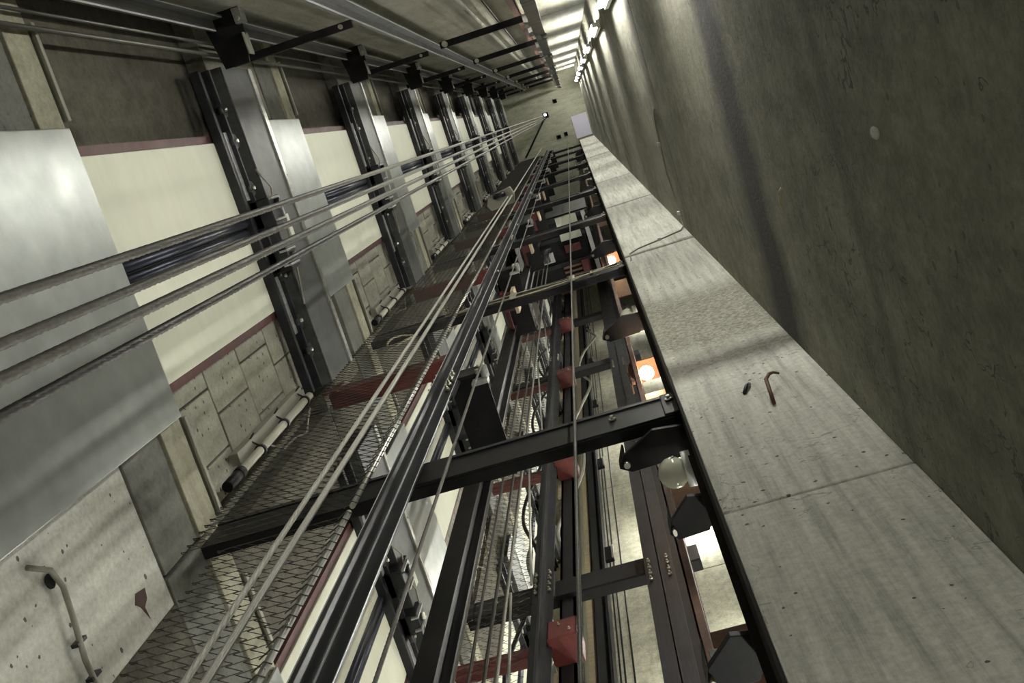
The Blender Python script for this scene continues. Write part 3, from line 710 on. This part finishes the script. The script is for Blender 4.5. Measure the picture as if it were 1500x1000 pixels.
# tungsten lamps with reddish housings
def orange_lamp(x, y, z, lab, p):
    r = thing('tungsten_lamp', (x, y, z), lab, 'lamp', 'glowing tungsten lamps in the second shaft')
    MB().ball((0, 0, 0), .036, 14, 9, (1, 1, 1.15)).build('bulb', 'bulb', r)
    MB().box(-.09, .075, -.05, .06, .07, .085).box(-.09, -.082, -.05, .06, -.09, .07).box(.067, .075, -.05, .06, -.09, .07).build('housing', 'rust', r, .002)
    MB().tube([(0, 0, .05), (0, 0, .08)], .018, 10).build('socket', 'white', r)
    ld = bpy.data.lights.new('tungsten', 'POINT'); ld.energy = p; ld.color = (1, .62, .32); ld.shadow_soft_size = .04
    lo = bpy.data.objects.new('bulb_light', ld); COL.objects.link(lo); lo.parent = r; lo.location = (0, 0, -.06)
orange_lamp(.005, 1.32, 5.02, 'glowing orange tungsten lamp beside the pier, the larger nearer one', 4)
orange_lamp(-.005, 1.32, 8.95, 'glowing orange tungsten lamp by the pier, smaller, above the second black beam', 4)
# rusty panels between the brackets
for i, (z0, z1) in enumerate(((2.05, 2.5), (3.3, 3.75), (4.3, 4.8), (7.4, 8.1), (9.6, 10.3), (11.9, 12.9), (15, 16))):
    r = thing('rust_panel', (0, 1.36, z0), 'brown rusted sheet panel seen between the brackets by the pier, %s' % ORD[i], 'panel', 'brown panels behind the pier brackets')
    MB().box(-.05, .085, .0, .006, 0, z1 - z0).build('sheet', 'rust', r)
    MB().box(-.056, -.046, -.008, 0, 0, z1 - z0).box(.08, .09, -.008, 0, 0, z1 - z0).build('frame', 'dark', r, .001)
# lift car of the second shaft, seen from below
car = thing('lift_car', (-.75, 1.98, 15.8), 'underside of a lift car high in the second shaft with dark frame and cream panel', 'lift car')
MB().box(-.62, .62, -.50, .62, .25, .30).build('platform', 'black', car)
MB().box(-.6, .6, -.48, .6, .3, 2.4).build('cabin', 'header', car)
for yy in (-.48, -.2, .2, .55): channel(MB(), -.6, .60, yy, .12, .25, .06).build('floor_beam', 'dark', car)
for xx in (-.6, .5): MB().box(xx, xx + .06, -.48, .6, .04, .12).build('side_beam', 'galv', car)
MB().box(.10, .42, -.48, -.12, .08, .12).build('cream_pad', 'yellow', car, .004)
MB().box(.12, .36, -.05, .06, .02, .10).build('red_safety_gear', 'red', car, .005)
MB().box(.3, .42, .22, .45, .0, .2).build('red_safety_gear', 'red', car, .005)
for k in range(5): MB().box(.02 + .0, .35, .26 + .07 * k, .29 + .07 * k, .05, .09).build('slat', 'rust', car)
MB().tube([(-.2, -.1, .0), (-.2, .1, .0)], .14, 24).build('sheave', 'dark', car)
MB().box(-.3, -.06, -.03, .12, -.12, -.06).build('rope_hitch', 'galv', car, .004)
MB().ball((.06, -.3, .02), .035, 10, 8).build('inspection_light', 'machine_light', car)

# ================================================================== small things
hb = MB().tube([(.298, .885, 2.70), (.300, .862, 2.74), (.305, .845, 2.80), (.32, .842, 2.83), (.335, .85, 2.86), (.35, .86, 2.87)], [.005, .0055, .0055, .005, .004, .003], 8)
tag(hb.build('rusty_wire_hook', 'rust'), 'bent rusty wire stub sticking out of the pale pier', 'wire')
tag(MB().tube([(.245, .885, 2.86), (.26, .878, 2.90), (.27, .885, 2.93)], .006, 6).build('metal_stub', 'dark'), 'short dark metal stub cast in the pier left of the rusty wire', 'stub')
# cable on pier and right wall
pts = [(.075, .93, 5.72), (.10, .884, 5.80), (.105, .884, 6.02), (.16, .883, 6.12), (.30, .883, 6.22), (.44, .883, 6.34), (.465, .875, 6.42), (.468, .80, 6.48), (.469, .55, 6.62), (.469, .37, 6.52), (.469, .22, 6.40), (.469, .17, 6.30), (.466, .155, 6.12)]
wc = thing('wall_cable_run', (0, 0, 0), 'grey cable running over the pier joint and up the right wall', 'cable')
MB().tube(pts, .0045, 6).build('cable', 'gcable', wc)
for p in ((.30, .882, 6.22), (.468, .80, 6.48), (.468, .37, 6.52)): MB().box(p[0] - .012, p[0] + .006, p[1] - .012, p[1] + .012, p[2] - .02, p[2] + .02).build('clip', 'galv', wc, .002)
# two cables on the second divider beam
bc = thing('beam_cables', (0, 0, 0), 'pair of beige cables tied along the second black beam', 'cable')
for dz, c in ((0, .03), (.05, -.02)):
    pp = []
    for i in range(24):
        t = i / 23; xx = -1.05 + 1.12 * t
        pp.append((xx, .95, 6.14 + dz * 1.5 + .03 * math.sin(t * 7 + c * 40) + (.12 * max(0, t - .75) * 4 * (1 if dz == 0 else -.3))))
    MB().tube(pp, .0042, 6).build('cable', 'cable', bc)
for xx in (-.62, -.26): MB().box(xx - .02, xx + .02, .938, .952, 6.10, 6.23).build('cable_tie', 'conduit', bc, .003)
# cable coil hanging on the mesh
cp = [(-1.28 + .09 * math.cos(a * .5), .96 + .01 * math.sin(a), 5.9 + .12 * math.sin(a * .5)) for a in range(38)]
tag(MB().tube(cp, .006, 6).build('cable_coil', 'cable'), 'small coil of tan cable hanging behind the mesh by the second beam', 'cable')
# wall hole, cable and stains, lower left
r = thing('hanging_wall_cable', (0, 0, 0), 'grey cable hanging from a broken hole in the pale lower left wall', 'cable')
MB().tube([(-1.585, .66, 2.36), (-1.57, .70, 2.42), (-1.575, .76, 2.45), (-1.57, .84, 2.43), (-1.572, .95, 2.41), (-1.575, 1.06, 2.42)], .008, 8).build('cable', 'gcable', r)
MB().ball((-1.588, .73, 2.43), .022, 10, 6, (.3, 1, 1)).build('hole', 'hole', r)
for yy in (.90, 1.0): MB().box(-1.588, -1.568, yy, yy + .01, 2.40, 2.45).build('nail', 'dark', r)
mb = MB(); mb.prism([(-1.5955, .945, 2.79), (-1.5955, .955, 2.85), (-1.5955, .985, 2.84), (-1.5955, 1.0, 2.81), (-1.5955, 1.04, 2.815), (-1.5955, .99, 2.79), (-1.5955, .97, 2.765)], (.0012, 0, 0))
tag(mb.build('red_paint_blot', 'maroon'), 'small dark red paint blot on the pale lower left wall', 'paint blot')
# steel anchor tab on the right wall
tag(MB().ball((.470, .19, 1.80), .012, 8, 6, (.5, 1, 1.6)).build('concrete_lump', 'ledge'), 'small pale concrete lump stuck on the dark right wall', 'lump')
tag(MB().tube([(.472, .36, 2.80), (.462, .37, 2.80), (.460, .40, 2.81), (.466, .42, 2.83)], .003, 6).build('wire_stub', 'cable'), 'short thin wire stub on the right wall left of the lump', 'wire')

# ================================================================== fluorescent battens in the corner and in the far wells
ft0 = None
def batten(x, y, z, ang, lab, grp, pw=None, ln=.6):
    global ft0
    if ft0 is None:
        r = thing('fluorescent_batten', (x, y, z), lab, 'lamp', grp)
        MB().box(-.035, .035, .0, .03, -.64, .64).build('housing', 'white', r, .004)
        MB().tube([(0, -.025, -.60), (0, -.025, .60)], .019, 12).build('tube', 'tube', r)
        MB().box(-.02, .02, -.04, 0, -.635, -.60).box(-.02, .02, -.045, 0, .60, .635).build('lamp_holder', 'white', r, .003)
        ft0 = r
    else: r = copy_tree(ft0)
    r.location = (x, y, z); r.rotation_euler = (0, 0, ang); r['label'] = lab; r['group'] = grp
    return r
# on the right wall, facing into the shaft (local -y is the lit side)
for i, z in enumerate([-.7, 3.9, 6.9, 9.9, 12.9, 15.9, 18.9, 21.9, 24.9, 27.4]):
    batten(.43, -.58, z, -PI * .5, 'vertical fluorescent batten high on the right wall by the corner, %s' % ORD[i], 'fluorescent battens in the near corner')
for i, z in enumerate((2.0, 5.0, 8.0, 11.0, 14.0, 18.0, 22.0)):
    batten(.43, 4.3, z, -PI * .5, 'fluorescent batten low in the farthest well, %s' % ORD[i], 'battens in the farthest well')
for i, z in enumerate((3.6, 7.0, 11.0, 15.0)):  # hidden battens added to brighten the farthest cream doors and wall
    batten(-.2, 4.66, z, 0, 'unseen added fluorescent batten on the far wall behind the broad rail column, %s' % ORD[i], 'added battens on the far wall')
for i, z in enumerate((.5, 4.4, 7.6, 12.4)):
    batten(.43, 1.9, z, -PI * .5, 'fluorescent batten behind the pier in the second shaft, %s' % ORD[i], 'battens in the second shaft')

# lift the whole place onto the pit floor level
for o in bpy.data.objects:
    if o.parent is None and o.type != 'CAMERA': o.location.z += GROUND
